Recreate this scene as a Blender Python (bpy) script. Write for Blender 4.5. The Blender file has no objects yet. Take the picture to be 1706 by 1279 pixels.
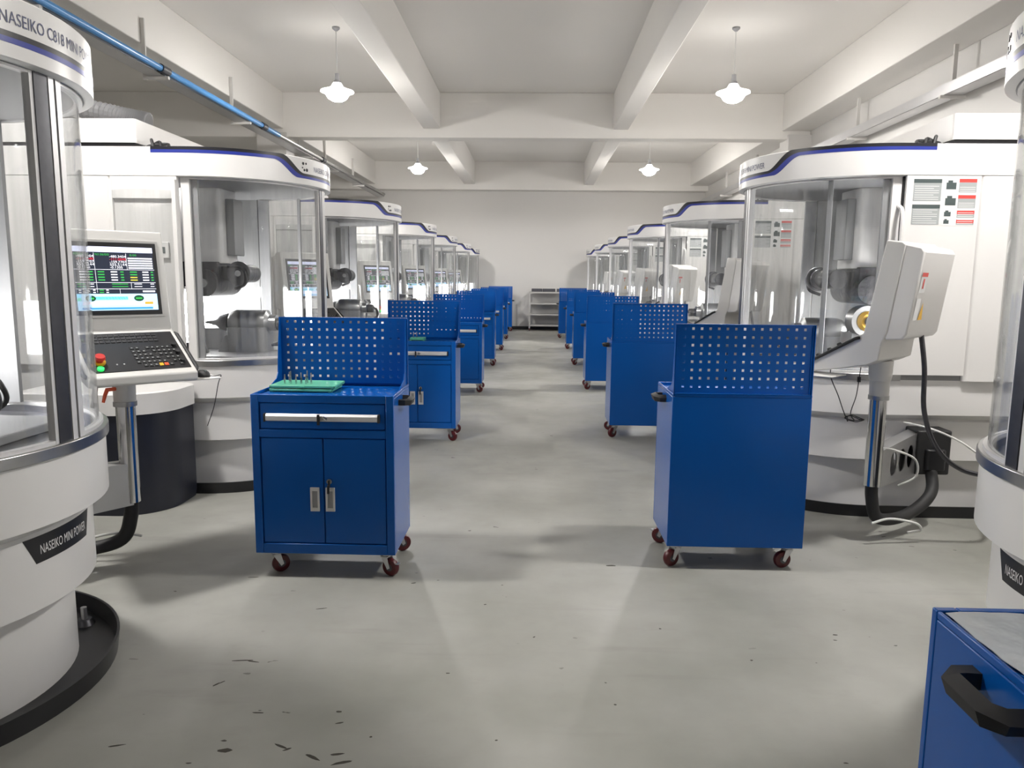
import bpy, math, random
from mathutils import Vector, Matrix
random.seed(7)
PI = math.pi
scene = bpy.context.scene
COL = scene.collection

# ------------------------------------------------------------------ materials
def srgb(r, g, b):
    f = lambda c: (c / 255 / 12.92) if c / 255 <= 0.04045 else ((c / 255 + 0.055) / 1.055) ** 2.4
    return (f(r), f(g), f(b), 1)

def mat(name, color, rough=0.5, metal=0.0, vary=0.06, scale=6.0, bump=0.0, emit=0.0, spec=0.5):
    m = bpy.data.materials.new(name); m.use_nodes = True
    nt = m.node_tree; b = nt.nodes['Principled BSDF']
    b.inputs['Roughness'].default_value = rough
    b.inputs['Metallic'].default_value = metal
    b.inputs['Specular IOR Level'].default_value = spec
    tc = nt.nodes.new('ShaderNodeTexCoord')
    nz = nt.nodes.new('ShaderNodeTexNoise'); nz.inputs['Scale'].default_value = scale; nz.inputs['Detail'].default_value = 4
    nt.links.new(tc.outputs['Object'], nz.inputs['Vector'])
    mx = nt.nodes.new('ShaderNodeMix'); mx.data_type = 'RGBA'
    c = Vector(color[:3])
    mx.inputs[6].default_value = (*(c * (1 - vary)), 1); mx.inputs[7].default_value = (*[min(1, x) for x in c * (1 + vary)], 1)
    nt.links.new(nz.outputs['Fac'], mx.inputs[0]); nt.links.new(mx.outputs[2], b.inputs['Base Color'])
    if bump:
        bp = nt.nodes.new('ShaderNodeBump'); bp.inputs['Strength'].default_value = bump; bp.inputs['Distance'].default_value = 0.02
        nt.links.new(nz.outputs['Fac'], bp.inputs['Height']); nt.links.new(bp.outputs['Normal'], b.inputs['Normal'])
    if emit:
        nt.links.new(mx.outputs[2], b.inputs['Emission Color']); b.inputs['Emission Strength'].default_value = emit
    return m

M = {}
M['white'] = mat('white_paint', (0.715, 0.702, 0.69), 0.28, vary=0.02)
M['offwhite'] = mat('console_paint', (0.62, 0.61, 0.59), 0.4, vary=0.02)
M['grey'] = mat('grey_paint', (0.30, 0.30, 0.31), 0.45)
M['inner'] = mat('inner_panel', (0.27, 0.27, 0.275), 0.4)
M['black'] = mat('black_coat', (0.012, 0.012, 0.014), 0.35)
M['rubber'] = mat('black_rubber', (0.015, 0.015, 0.016), 0.6)
M['navy'] = mat('navy_paint', (0.010, 0.012, 0.022), 0.4)
M['steel'] = mat('brushed_steel', (0.42, 0.42, 0.42), 0.3, 1.0, vary=0.12, scale=20)
M['darksteel'] = mat('dark_steel', (0.10, 0.10, 0.11), 0.35, 0.9, vary=0.2, scale=30)
M['castiron'] = mat('cast_iron', (0.014, 0.014, 0.019), 0.38, 0.15, vary=0.3, scale=25, bump=0.3)
M['chrome'] = mat('chrome', (0.62, 0.62, 0.62), 0.12, 1.0, vary=0.02)
M['pullwhite'] = mat('pull_frame', (0.62, 0.61, 0.60), 0.4)
M['alu'] = mat('aluminium', (0.72, 0.71, 0.71), 0.35, 0.3, vary=0.04)
M['zinc'] = mat('zinc_plate', (0.55, 0.55, 0.56), 0.35, 0.9)
M['blue'] = mat('blue_powder_coat', (0.003, 0.085, 0.36), 0.24, vary=0.05, scale=3, spec=0.28)
M['stripeblue'] = mat('stripe_blue', (0.020, 0.035, 0.26), 0.35)
M['stripeblack'] = mat('stripe_black', (0.013, 0.013, 0.017), 0.35)
M['lettering'] = mat('lettering_blue', (0.08, 0.09, 0.17), 0.5)
M['whiteink'] = mat('white_ink', (0.7, 0.7, 0.7), 0.5)
M['red'] = mat('red_plastic', (0.50, 0.02, 0.015), 0.35)
M['wheelred'] = mat('red_wheel', (0.085, 0.007, 0.011), 0.35)
M['orange'] = mat('orange_plastic', (0.75, 0.10, 0.03), 0.4)
M['yellow'] = mat('yellow_plastic', (0.75, 0.42, 0.02), 0.4)
M['green'] = mat('green_plastic', (0.13, 0.52, 0.33), 0.3)
M['wall'] = mat('wall_paint', (0.60, 0.585, 0.565), 0.55, vary=0.03, scale=0.6)
M['ceil'] = mat('ceiling_paint', (0.77, 0.75, 0.72), 0.7, vary=0.04, scale=0.5)
M['pipeblue'] = mat('pipe_blue', (0.05, 0.22, 0.50), 0.3)
M['hose'] = mat('grey_hose', (0.15, 0.15, 0.155), 0.5)
M['tube'] = mat('white_tube', (0.7, 0.7, 0.68), 0.3)
M['trolley'] = mat('trolley_paint', (0.42, 0.41, 0.40), 0.4)
M['film'] = mat('plastic_film', (0.50, 0.53, 0.55), 0.22, vary=0.3, scale=6, bump=0.5)
M['labelgrey'] = mat('label_grey', (0.34, 0.36, 0.36), 0.5)
M['labelred'] = mat('label_red', (0.60, 0.06, 0.05), 0.5)
M['labeldark'] = mat('label_dark', (0.06, 0.08, 0.08), 0.5)
M['bulb'] = mat('lamp_glow', (1.0, 0.97, 0.93), 0.5, vary=0.0, emit=1.0)
M['shade'] = mat('lamp_shade_glow', (1.0, 0.98, 0.95), 0.5, vary=0.0, emit=1.0)
M['worklight'] = mat('work_light_glow', (1.0, 0.99, 0.97), 0.5, vary=0.0, emit=1.0)
M['keyled'] = mat('green_lamp', (0.02, 0.8, 0.12), 0.4, vary=0, emit=.8)

def emis(m, s): m.node_tree.nodes['Principled BSDF'].inputs['Emission Strength'].default_value = s
LAMP, SHADE, WORK = 235.0, 5.0, 32.0
emis(M['bulb'], LAMP); emis(M['shade'], SHADE); emis(M['worklight'], WORK)
for k, c in dict(scr_dark=(0.012, 0.016, 0.03), scr_white=(0.8, 0.8, 0.85), scr_lav=(0.65, 0.68, 0.9), scr_green=(0.03, 0.35, 0.06), scr_red=(0.6, 0.02, 0.04),
                 scr_deep=(0.005, 0.05, 0.02), scr_cyan=(0.05, 0.5, 0.62), scr_sky=(0.45, 0.68, 0.9), scr_blue=(0.04, 0.25, 0.6), scr_orange=(0.8, 0.30, 0.03), scr_yellow=(0.5, 0.45, 0.05)).items():
    M[k] = mat(k, (*c, 1), 0.3, vary=0, emit=1.0)

def acrylic():
    m = bpy.data.materials.new('clear_acrylic'); m.use_nodes = True
    nt = m.node_tree; nt.nodes.clear(); N = nt.nodes.new; L = nt.links.new
    out = N('ShaderNodeOutputMaterial'); tr = N('ShaderNodeBsdfTransparent'); tr.inputs[0].default_value = (0.96, 0.965, 0.965, 1)
    gl = N('ShaderNodeBsdfGlossy'); gl.inputs['Roughness'].default_value = 0.04
    lw = N('ShaderNodeLayerWeight'); lw.inputs[0].default_value = 0.5
    pw = N('ShaderNodeMath'); pw.operation = 'POWER'; pw.inputs[1].default_value = 5.0; L(lw.outputs['Facing'], pw.inputs[0])
    fr = N('ShaderNodeMapRange'); fr.inputs[3].default_value = 0.035; fr.inputs[4].default_value = 0.85; L(pw.outputs[0], fr.inputs[0])
    m1 = N('ShaderNodeMixShader'); L(fr.outputs[0], m1.inputs[0]); L(tr.outputs[0], m1.inputs[1]); L(gl.outputs[0], m1.inputs[2])
    df = N('ShaderNodeBsdfTranslucent'); df.inputs[0].default_value = (0.8, 0.8, 0.8, 1)
    d2 = N('ShaderNodeBsdfDiffuse'); d2.inputs[0].default_value = (0.8, 0.8, 0.8, 1)
    dm = N('ShaderNodeMixShader'); L(df.outputs[0], dm.inputs[1]); L(d2.outputs[0], dm.inputs[2])
    # vertical run marks left by the coolant mist
    tc = N('ShaderNodeTexCoord'); mp = N('ShaderNodeMapping'); mp.inputs['Scale'].default_value = (16, 16, 0.9)
    nz = N('ShaderNodeTexNoise'); nz.inputs['Scale'].default_value = 1.6; nz.inputs['Detail'].default_value = 5
    L(tc.outputs['Object'], mp.inputs[0]); L(mp.outputs[0], nz.inputs['Vector'])
    cr = N('ShaderNodeMapRange'); cr.inputs[1].default_value = 0.42; cr.inputs[2].default_value = 0.75; cr.inputs[3].default_value = 0.012; cr.inputs[4].default_value = 0.085
    L(nz.outputs['Fac'], cr.inputs[0])
    m2 = N('ShaderNodeMixShader'); L(cr.outputs[0], m2.inputs[0]); L(m1.outputs[0], m2.inputs[1]); L(dm.outputs[0], m2.inputs[2])
    L(m2.outputs[0], out.inputs[0]); return m
M['acrylic'] = acrylic()

def floor_mat():
    m = bpy.data.materials.new('painted_concrete'); m.use_nodes = True
    nt = m.node_tree; b = nt.nodes['Principled BSDF']; N = nt.nodes.new; L = nt.links.new
    tc = N('ShaderNodeTexCoord')
    def noise(scale, detail=5, rough=0.55, sc=(1, 1, 1)):
        mp = N('ShaderNodeMapping'); mp.inputs['Scale'].default_value = sc; L(tc.outputs['Object'], mp.inputs[0])
        n = N('ShaderNodeTexNoise'); n.inputs['Scale'].default_value = scale; n.inputs['Detail'].default_value = detail; n.inputs['Roughness'].default_value = rough
        L(mp.outputs[0], n.inputs['Vector']); return n.outputs['Fac']
    def ramp(v, a, b_, lo=0.0, hi=1.0):
        r = N('ShaderNodeMapRange'); r.inputs[1].default_value = a; r.inputs[2].default_value = b_; r.inputs[3].default_value = lo; r.inputs[4].default_value = hi
        L(v, r.inputs[0]); return r.outputs[0]
    def mix(f, c1, c2, mode='MIX'):
        x = N('ShaderNodeMix'); x.data_type = 'RGBA'; x.blend_type = mode
        (L(f, x.inputs[0]) if not isinstance(f, float) else setattr(x.inputs[0], 'default_value', f))
        for c, i in ((c1, 6), (c2, 7)):
            if isinstance(c, tuple): x.inputs[i].default_value = c
            else: L(c, x.inputs[i])
        return x.outputs[2]
    base = mix(ramp(noise(0.9, 6), 0.35, 0.65), (0.235, 0.234, 0.208, 1), (0.345, 0.342, 0.316, 1))
    base = mix(ramp(noise(4.0, 6, 0.65, (1, 2.2, 1)), 0.55, 0.8, 0, 0.30), base, (0.22, 0.21, 0.19, 1))
    base = mix(ramp(noise(2.2, 3, 0.5, (0.5, 3.5, 1)), 0.62, 0.72, 0, 0.22), base, (0.18, 0.17, 0.155, 1))
    # chips and scuffs: small dark flecks, only in patches
    fl = ramp(noise(13, 2, 0.4, (1, 1.9, 1)), 0.735, 0.75)
    pt = ramp(noise(1.1, 2), 0.5, 0.58)
    mu = N('ShaderNodeMath'); mu.operation = 'MULTIPLY'; L(fl, mu.inputs[0]); L(pt, mu.inputs[1])
    base = mix(mu.outputs[0], base, (0.035, 0.030, 0.022, 1))
    L(base, b.inputs['Base Color'])
    L(ramp(noise(3, 4), 0.3, 0.7, 0.36, 0.55), b.inputs['Roughness'])
    b.inputs['Specular IOR Level'].default_value = 0.45
    return m
M['floor'] = floor_mat()

# ------------------------------------------------------------------ mesh builder
class MB:
    def __init__(s): s.v = []; s.f = []; s.m = []; s.mats = []
    def mi(s, m):
        if m not in s.mats: s.mats.append(m)
        return s.mats.index(m)
    def add(s, vs, fs, m):
        o = len(s.v); i = s.mi(m)
        s.v += [tuple(p) for p in vs]; s.f += [tuple(o + k for k in f) for f in fs]; s.m += [i] * len(fs)
        return s
    def box(s, x0, x1, y0, y1, z0, z1, m, mx=None):
        vs = [(x, y, z) for z in (z0, z1) for y in (y0, y1) for x in (x0, x1)]
        if mx: vs = [mx @ Vector(p) for p in vs]
        return s.add(vs, [(0, 2, 3, 1), (4, 5, 7, 6), (0, 1, 5, 4), (2, 6, 7, 3), (0, 4, 6, 2), (1, 3, 7, 5)], m)
    def rbox(s, x0, x1, y0, y1, z0, z1, r, m, seg=4):
        # box with rounded vertical corners
        pts = []
        for cx, cy, a in ((x1 - r, y1 - r, 0), (x0 + r, y1 - r, 90), (x0 + r, y0 + r, 180), (x1 - r, y0 + r, 270)):
            for k in range(seg + 1):
                t = math.radians(a + 90 * k / seg); pts.append((cx + r * math.cos(t), cy + r * math.sin(t)))
        return s.prism(pts, z0, z1, m)
    def prism(s, pts, z0, z1, m, ax='z'):
        n = len(pts)
        f = {'z': lambda p, h: (p[0], p[1], h), 'x': lambda p, h: (h, p[0], p[1]), 'y': lambda p, h: (p[0], h, p[1])}[ax]
        vs = [f(p, z0) for p in pts] + [f(p, z1) for p in pts]
        fs = [tuple(range(n - 1, -1, -1)), tuple(range(n, 2 * n))] + [(i, (i + 1) % n, n + (i + 1) % n, n + i) for i in range(n)]
        return s.add(vs, fs, m)
    def loft(s, rings, m, cap0=True, cap1=True, closed=True):
        n = len(rings[0]); vs = [p for r in rings for p in r]; fs = []
        for k in range(len(rings) - 1):
            for i in range(n if closed else n - 1):
                j = (i + 1) % n; fs.append((k * n + i, k * n + j, (k + 1) * n + j, (k + 1) * n + i))
        if cap0: fs.append(tuple(range(n - 1, -1, -1)))
        if cap1: fs.append(tuple((len(rings) - 1) * n + i for i in range(n)))
        return s.add(vs, fs, m)
    def cyl(s, p0, p1, r0, m, r1=None, seg=20):
        p0, p1 = Vector(p0), Vector(p1); r1 = r0 if r1 is None else r1
        d = (p1 - p0).normalized(); a = d.orthogonal().normalized(); b = d.cross(a)
        ring = lambda c, r: [c + a * (r * math.cos(2 * PI * i / seg)) + b * (r * math.sin(2 * PI * i / seg)) for i in range(seg)]
        return s.loft([ring(p0, r0), ring(p1, max(r1, 1e-4))], m)
    def tube(s, pts, r, m, seg=10, radii=None):
        pts = [Vector(p) for p in pts]; rings = []; a = None
        for i, p in enumerate(pts):
            d = (pts[min(i + 1, len(pts) - 1)] - pts[max(i - 1, 0)]).normalized()
            a = d.orthogonal().normalized() if a is None else (a - d * a.dot(d)).normalized()
            b = d.cross(a); rr = radii[i] if radii else r
            rings.append([p + a * (rr * math.cos(2 * PI * k / seg)) + b * (rr * math.sin(2 * PI * k / seg)) for k in range(seg)])
        return s.loft(rings, m)
    def lathe(s, prof, m, c=(0, 0, 0), ax='z', seg=28):
        rings = []
        for r, h in prof:
            ring = []
            for i in range(seg):
                t = 2 * PI * i / seg; x, y = r * math.cos(t), r * math.sin(t)
                p = {'z': (x, y, h), 'x': (h, x, y), 'y': (y, h, x)}[ax]
                ring.append((p[0] + c[0], p[1] + c[1], p[2] + c[2]))
            rings.append(ring)
        return s.loft(rings, m)
    def arcwall(s, r0, r1, z0, z1, a0, a1, m, seg=None):
        # closed curved slab between two radii
        seg = seg or max(2, int(abs(a1 - a0) / 4)); rings = []
        for i in range(seg + 1):
            t = math.radians(a0 + (a1 - a0) * i / seg); c, n = math.cos(t), math.sin(t)
            rings.append([(r0 * c, r0 * n, z0), (r1 * c, r1 * n, z0), (r1 * c, r1 * n, z1), (r0 * c, r0 * n, z1)])
        return s.loft(rings, m)
    def build(s, name, parent=None, smooth=35, bevel=0.0):
        me = bpy.data.meshes.new(name); me.from_pydata(s.v, [], s.f)
        for m in s.mats: me.materials.append(m)
        me.polygons.foreach_set('material_index', s.m)
        me.validate(); me.update()
        import bmesh
        bm = bmesh.new(); bm.from_mesh(me); bmesh.ops.recalc_face_normals(bm, faces=bm.faces); bm.to_mesh(me); bm.free()
        if smooth:
            me.polygons.foreach_set('use_smooth', [True] * len(me.polygons)); me.set_sharp_from_angle(angle=math.radians(smooth))
        o = bpy.data.objects.new(name, me); COL.objects.link(o)
        if parent: o.parent = parent
        if bevel:
            b = o.modifiers.new('bevel', 'BEVEL'); b.width = bevel; b.segments = 2; b.limit_method = 'ANGLE'; b.angle_limit = math.radians(40)
        return o

def curve(pts, n=8):
    # Catmull-Rom through the points
    P = [Vector(p) for p in pts]; P = [2 * P[0] - P[1]] + P + [2 * P[-1] - P[-2]]; out = []
    for i in range(1, len(P) - 2):
        for k in range(n):
            t = k / n; a, b, c, d = P[i - 1:i + 3]
            out.append(0.5 * ((2 * b) + (c - a) * t + (2 * a - 5 * b + 4 * c - d) * t * t + (3 * b - a - 3 * c + d) * t ** 3))
    out.append(P[-2]); return out

def text_geo(txt, size, width=None, bold=0.0):
    cu = bpy.data.curves.new('lettering_curve', 'FONT'); cu.body = txt; cu.size = size; cu.align_x = 'LEFT'; cu.offset = bold; cu.resolution_u = 3
    o = bpy.data.objects.new('lettering_source', cu); COL.objects.link(o)
    bpy.context.view_layer.update()
    me = bpy.data.meshes.new_from_object(o.evaluated_get(bpy.context.evaluated_depsgraph_get()))
    vs = [v.co.copy() for v in me.vertices]; fs = [tuple(p.vertices) for p in me.polygons]
    bpy.data.objects.remove(o); bpy.data.curves.remove(cu); bpy.data.meshes.remove(me)
    x0 = min(v.x for v in vs); x1 = max(v.x for v in vs); k = (width / (x1 - x0)) if width else 1
    for v in vs: v.x = (v.x - x0) * k
    return vs, fs, (x1 - x0) * k

def empty(name, loc=(0, 0, 0), rz=0.0):
    o = bpy.data.objects.new(name, None); COL.objects.link(o); o.location = loc; o.rotation_euler = (0, 0, rz); o.empty_display_size = 0.2
    return o
def tag(o, label, cat, group=None):
    o['label'] = label; o['category'] = cat
    if group: o['group'] = group
    return o
def struct(o): o['kind'] = 'structure'; return o
def copy_tree(o, parent=None, skip=()):
    c = o.copy(); COL.objects.link(c)
    if parent: c.parent = parent
    for ch in list(o.children):
        if ch.name.split('.')[0] not in skip: copy_tree(ch, c, skip)
    return c

# ------------------------------------------------------------------ room
WL, WR, Y0, Y1, ZC = -8.6, 4.80, -7.0, 21.9, 4.69
fl = MB().box(WL - .2, WR + .2, Y0 - .2, Y1 + .2, -0.2, 0, M['floor'])
M['chip'] = mat('bare_patch', (0.035, 0.03, 0.022), 0.7, vary=.3, scale=40)
for x, y, l, w_, a in ((-.934, 2.111, .030, .013, .1), (-.77, 2.14, .03, .006, -.4), (-.745, 2.125, .016, .005, .6), (-.656, 2.09, .034, .008, -.5), (-.585, 2.108, .026, .006, .2), (-.56, 2.068, .036, .007, .35), (-.637, 2.335, .012, .006, 0), (-.906, 2.316, .022, .004, 0),
                    (-.62, 2.27, .016, .004, .3), (.414, 3.695, .035, .010, 0), (-1.12, 2.483, .018, .004, 1.0), (-1.105, 2.50, .016, .003, .9), (-1.09, 2.656, .05, .004, .1), (-1.05, 2.65, .03, .004, -.2), (-.92, 3.12, .035, .004, .3), (-.56, 3.42, .014, .005, .4), (-.30, 2.6, .01, .004, 0),
                    (-1.35, 3.45, .03, .004, .1), (1.27, 2.98, .012, .006, 0), (.86, 2.75, .006, .005, 0), (.30, 2.42, .006, .004, 0), (-.2, 3.2, .008, .004, .3), (.02, 2.9, .007, .004, .8), (-1.28, 2.12, .03, .004, .3), (-.50, 2.2, .006, .004, 0), (.55, 3.0, .006, .005, 0), (-.1, 2.2, .006, .004, .2)):
    pts = []
    for k in range(9):
        t = 2 * PI * k / 9; rr = .65 + .35 * random.random(); px, py = l * rr * math.cos(t), w_ * rr * math.sin(t)
        pts.append((x + px * math.cos(a) - py * math.sin(a), y + px * math.sin(a) + py * math.cos(a)))
    fl.prism(pts, -.001, .0006, M['chip'])
struct(fl.build('floor', smooth=0))
struct(MB().box(WL - .2, WR + .2, Y0 - .2, Y1 + .2, ZC, ZC + .2, M['ceil']).build('ceiling', smooth=0))
struct(MB().box(WL - .2, WL, Y0 - .2, Y1 + .2, 0, ZC, M['wall']).build('wall_left', smooth=0))
struct(MB().box(WR, WR + .2, Y0 - .2, Y1 + .2, 0, ZC, M['wall']).build('wall_right', smooth=0))
struct(MB().box(WL, WR, Y1, Y1 + .2, 0, ZC, M['wall']).build('wall_back', smooth=0))
struct(MB().box(WL, WR, Y0 - .2, Y0, 0, ZC, M['wall']).build('wall_front', smooth=0))
struct(MB().box(WL, WR, Y1 - .02, Y1, 0, 0.09, M['black']).build('baseboard_back', smooth=0))
for i, y in enumerate((-1.6, 6.05, 13.75, 21.55)):
    struct(MB().box(WL, WR, y, y + .34, 3.92, ZC, M['ceil']).build('ceiling_beam', smooth=0, bevel=.012))
ys = (Y0, -1.6, 6.05, 13.75, 21.55)
for x0, x1, zb in ((-2.0, -1.70, 4.07), (1.35, 1.62, 4.07), (-4.95, -4.5, 4.06), (4.30, WR, 4.06)):
    for a, b in zip(ys[:-1], ys[1:]):
        struct(MB().box(x0, x1, a + (.34 if a > Y0 else 0), b, zb, ZC, M['ceil']).build('ceiling_beam', smooth=0, bevel=.012))
for y in (-1.7, 5.95, 13.68):
    struct(MB().box(-4.97, -4.45, y, y + .48, 0, ZC - .7, M['wall']).build('column_left', smooth=0))
    struct(MB().box(4.40, WR, y, y + .48, 0, ZC - .7, M['wall']).build('column_right', smooth=0))

# ------------------------------------------------------------------ pendant lamps
def make_lamp():
    r = empty('pendant_lamp')                       # origin at the ceiling
    MB().lathe([(0.05, 0), (0.05, -.02), (0.015, -.05), (0.001, -.05)], M['grey']).build('ceiling_rose', r)
    MB().cyl((0, 0, -.04), (0, 0, -.60), .006, M['tube'], seg=8).build('cord', r)
    MB().lathe([(0.001, -.58), (.028, -.58), (.032, -.66), (.05, -.68), (.06, -.72), (.001, -.72)], M['grey']).build('socket_cap', r)
    MB().lathe([(.055, -.70), (.085, -.75), (.16, -.785), (.215, -.80), (.218, -.812), (.15, -.83), (.05, -.83)], M['shade'], seg=32).build('lamp_shade', r)
    MB().lathe([(.001, -.825), (.155, -.828), (.15, -.85), (.12, -.895), (.07, -.925), (.001, -.935)], M['bulb'], seg=24).build('lamp_globe', r)
    ld = bpy.data.lights.new('lamp_light', 'SPOT'); ld.energy = 105; ld.spot_size = math.radians(177); ld.spot_blend = .2; ld.shadow_soft_size = .09; ld.color = (1.0, .975, .94)
    lo = bpy.data.objects.new('lamp_light', ld); COL.objects.link(lo); lo.parent = r; lo.location = (0, 0, -1.03)
    return r
lamp = make_lamp()
spots = [(-2.64, 10.3), (2.56, 10.3), (-2.64, 17.25), (2.52, 17.25), (-2.64, 3.4), (2.56, 3.4)]
lt = ['large lit white pendant lamp hanging left of the aisle, nearer one on that side', 'large lit white pendant lamp hanging right of the aisle, nearer one on that side',
      'small far lit pendant lamp hanging on the left near the end wall', 'small far lit pendant lamp hanging on the right near the end wall',
      'pendant lamp hanging left of and above the first tool cart', 'pendant lamp hanging right of and above the first tool cart']
for i, (x, y) in enumerate(spots):
    o = lamp if i == 0 else copy_tree(lamp)
    o.location = (x, y, ZC); tag(o, lt[i], 'lamp', 'pendant lamps')

# ------------------------------------------------------------------ tool cart (front faces -y, origin on the floor under its centre)
def pegboard(mb, x0, x1, z0, z1, y0, y1, nx, nz, px, pz, cx, cz, hs, m):
    xs = [x0]; zs = [z0]
    for i in range(nx): c = cx + (i - (nx - 1) / 2) * px; xs += [c - hs / 2, c + hs / 2]
    for i in range(nz): c = cz + (i - (nz - 1) / 2) * pz; zs += [c - hs / 2, c + hs / 2]
    xs.append(x1); zs.append(z1); W = len(xs)
    vs = [(x, y, z) for y in (y0, y1) for z in zs for x in xs]; n = W * len(zs); fs = []
    for j in range(len(zs) - 1):
        for i in range(W - 1):
            a = j * W + i; q = (a, a + 1, a + W + 1, a + W)
            if i % 2 and j % 2:
                for k in range(4): fs.append((q[k], q[(k + 1) % 4], n + q[(k + 1) % 4], n + q[k]))
            else: fs.append(q); fs.append(tuple(n + k for k in reversed(q)))
    mb.add(vs, fs, m)
def make_cart():
    B = M['blue']; r = empty('tool_cart')
    b = MB(); b.box(-.34, .34, -.203, .22, .12, .885, B)
    b.box(-.34, -.302, -.22, -.203, .12, .90, B); b.box(.302, .34, -.22, -.203, .12, .90, B)
    b.box(-.302, .302, -.22, -.203, .862, .90, B); b.box(-.302, .302, -.22, -.203, .694, .732, B); b.box(-.302, .302, -.22, -.203, .12, .170, B)
    b.box(-.34, -.332, -.203, .22, .885, .90, B); b.box(.332, .34, -.203, .22, .885, .90, B); b.box(-.332, .332, .214, .22, .885, .90, B)
    b.build('cabinet_body', r, bevel=.003)
    d = MB().box(-.298, .298, -.214, -.204, .736, .858, B).build('drawer', r, bevel=.003)
    h = MB(); h.prism([(-.236, .778), (-.214, .772), (-.214, .81), (-.226, .81), (-.238, .80)], -.266, .266, M['alu'], 'x')
    h.build('drawer_handle', d, bevel=.002)
    for xa in (-.275, .266): MB().box(xa, xa + .009, -.238, -.212, .772, .812, M['rubber']).build('handle_end_cap', d, bevel=.002)
    k = MB(); k.cyl((0, -.214, .792), (0, -.246, .792), .012, M['chrome'], seg=14); k.box(-.016, -.004, -.252, -.244, .762, .812, M['black']); k.cyl((.012, -.246, .80), (.03, -.25, .79), .006, M['chrome'], seg=8)
    k.build('drawer_lock', d)
    for sx in (-1, 1):
        x0, x1 = (-.298, -.0025) if sx < 0 else (.0025, .298)
        dr = MB().box(x0, x1, -.215, -.204, .174, .690, B).build('door', r, bevel=.003)
        cx = -.044 if sx < 0 else .030
        p = MB()
        for bx in ((cx - .022, cx - .013), (cx + .013, cx + .022)): p.box(*bx, -.222, -.214, .335, .452, M['pullwhite'])
        p.box(cx - .014, cx + .014, -.222, -.214, .335, .352, M['pullwhite']); p.box(cx - .014, cx + .014, -.222, -.214, .435, .452, M['pullwhite'])
        p.box(cx - .014, cx + .014, -.2165, -.215, .352, .435, M['grey'])
        p.build('recessed_pull', dr, bevel=.001)
        if sx > 0:
            q = MB(); q.cyl((cx, -.214, .485), (cx, -.232, .485), .013, M['chrome'], seg=16); q.box(cx - .004, cx + .004, -.240, -.230, .462, .492, M['black'])
            q.cyl((cx - .003, -.238, .47), (cx - .004, -.238, .428), .006, M['black'], seg=8); q.build('key', dr)
    g = MB(); pegboard(g, -.335, .335, .90, 1.24, .203, .206, 15, 8, .0415, .0405, .0, 1.078, .0125, B)
    g.box(-.337, -.334, .206, .222, .90, 1.243, B); g.box(.334, .337, .206, .222, .90, 1.243, B); g.box(-.337, .337, .203, .222, 1.24, 1.243, B); g.box(-.337, .337, .206, .222, .90, .903, B)
    g.build('pegboard', r, smooth=0)
    for sx in (-1, 1):
        pr = [(-.01, .895), (.214, .895), (.214, 1.235), (.192, 1.235), (.165, 1.10), (.145, .96), (.12, .93)]
        MB().prism(pr, sx * .331, sx * .327, B, 'x').build('side_bracket', r, smooth=0)
    hb = MB(); z = .848
    hb.tube([(.338, -.080, z), (.368, -.080, z), (.386, -.062, z), (.386, .022, z), (.368, .040, z), (.338, .040, z)], .019, M['rubber'], seg=4)
    hb.build('push_handle', r)
    for i, (x, y, a, red) in enumerate(((-.265, -.16, 35, 1), (.285, -.16, -25, 1), (-.285, .16, 10, 1), (.285, .16, 30, 1))):
        c = MB(); c.box(-.038, .038, -.03, .03, .112, .120, M['zinc']); c.cyl((0, 0, .112), (0, 0, .098), .022, M['zinc'], seg=14)
        mx = Matrix.Rotation(math.radians(a), 4, 'Z')
        for s_ in (-1, 1):
            vs = [(-.02, s_ * .020, .1), (.018, s_ * .020, .1), (.034, s_ * .020, .045), (.020, s_ * .020, .036)]
            vs = vs + [(p[0], p[1] + s_ * .003, p[2]) for p in vs]
            c.add([mx @ Vector(p) for p in vs], [(0, 1, 2, 3), (7, 6, 5, 4), (0, 4, 5, 1), (1, 5, 6, 2), (2, 6, 7, 3), (3, 7, 4, 0)], M['zinc'])
        c.box(-.02, .02, -.023, .023, .096, .1, M['zinc'], mx)
        if y < 0 and x > 0: c.box(.02, .075, -.012, .012, .066, .070, M['zinc'], mx)
        f = c.build('caster', r, smooth=30)
        w = MB(); w.lathe([(.012, -.016), (.030, -.016), (.040, -.014), (.0445, -.006), (.0445, .006), (.040, .014), (.030, .016), (.012, .016)], M['wheelred'], ax='y', seg=24)
        w.cyl((0, -.018, 0), (0, .018, 0), .018, M['darksteel'], seg=12)
        w.v = [tuple(mx @ (Vector(p) + Vector((.026, 0, .0445)))) for p in w.v]
        w.build('wheel', f)
        f.location = (x, y, 0)
    return r
cart = make_cart()
cl = [(-.993, 3.68), (-1.024, 6.79), (-.993, 9.72), (-.987, 12.72), (-.969, 15.5), (-.975, 18.42), (-.95, 21.25)]
crr = [(1.028, 3.885), (1.053, 7.06), (1.034, 10.12), (1.021, 13.0), (1.029, 15.98), (.965, 18.95)]
ords = ['nearest', 'second', 'third', 'fourth', 'fifth', 'sixth', 'seventh']
for i, (x, y) in enumerate(cl):
    o = cart if i == 0 else copy_tree(cart)
    o.location = (x, y, 0); o.rotation_euler.z = 0
    t = ['nearest blue tool cart on the left, closed drawer and doors, green trays on top',
         'blue tool cart second on the left of the aisle, small green tray on its top'][i] if i < 2 else f'blue tool cart on the left of the aisle, {ords[i]} one back from the camera'
    if i == 6: t = 'blue tool cart farthest back on the left, against the end wall'
    tag(o, t, 'tool cart', 'blue tool carts along the aisle')
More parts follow.
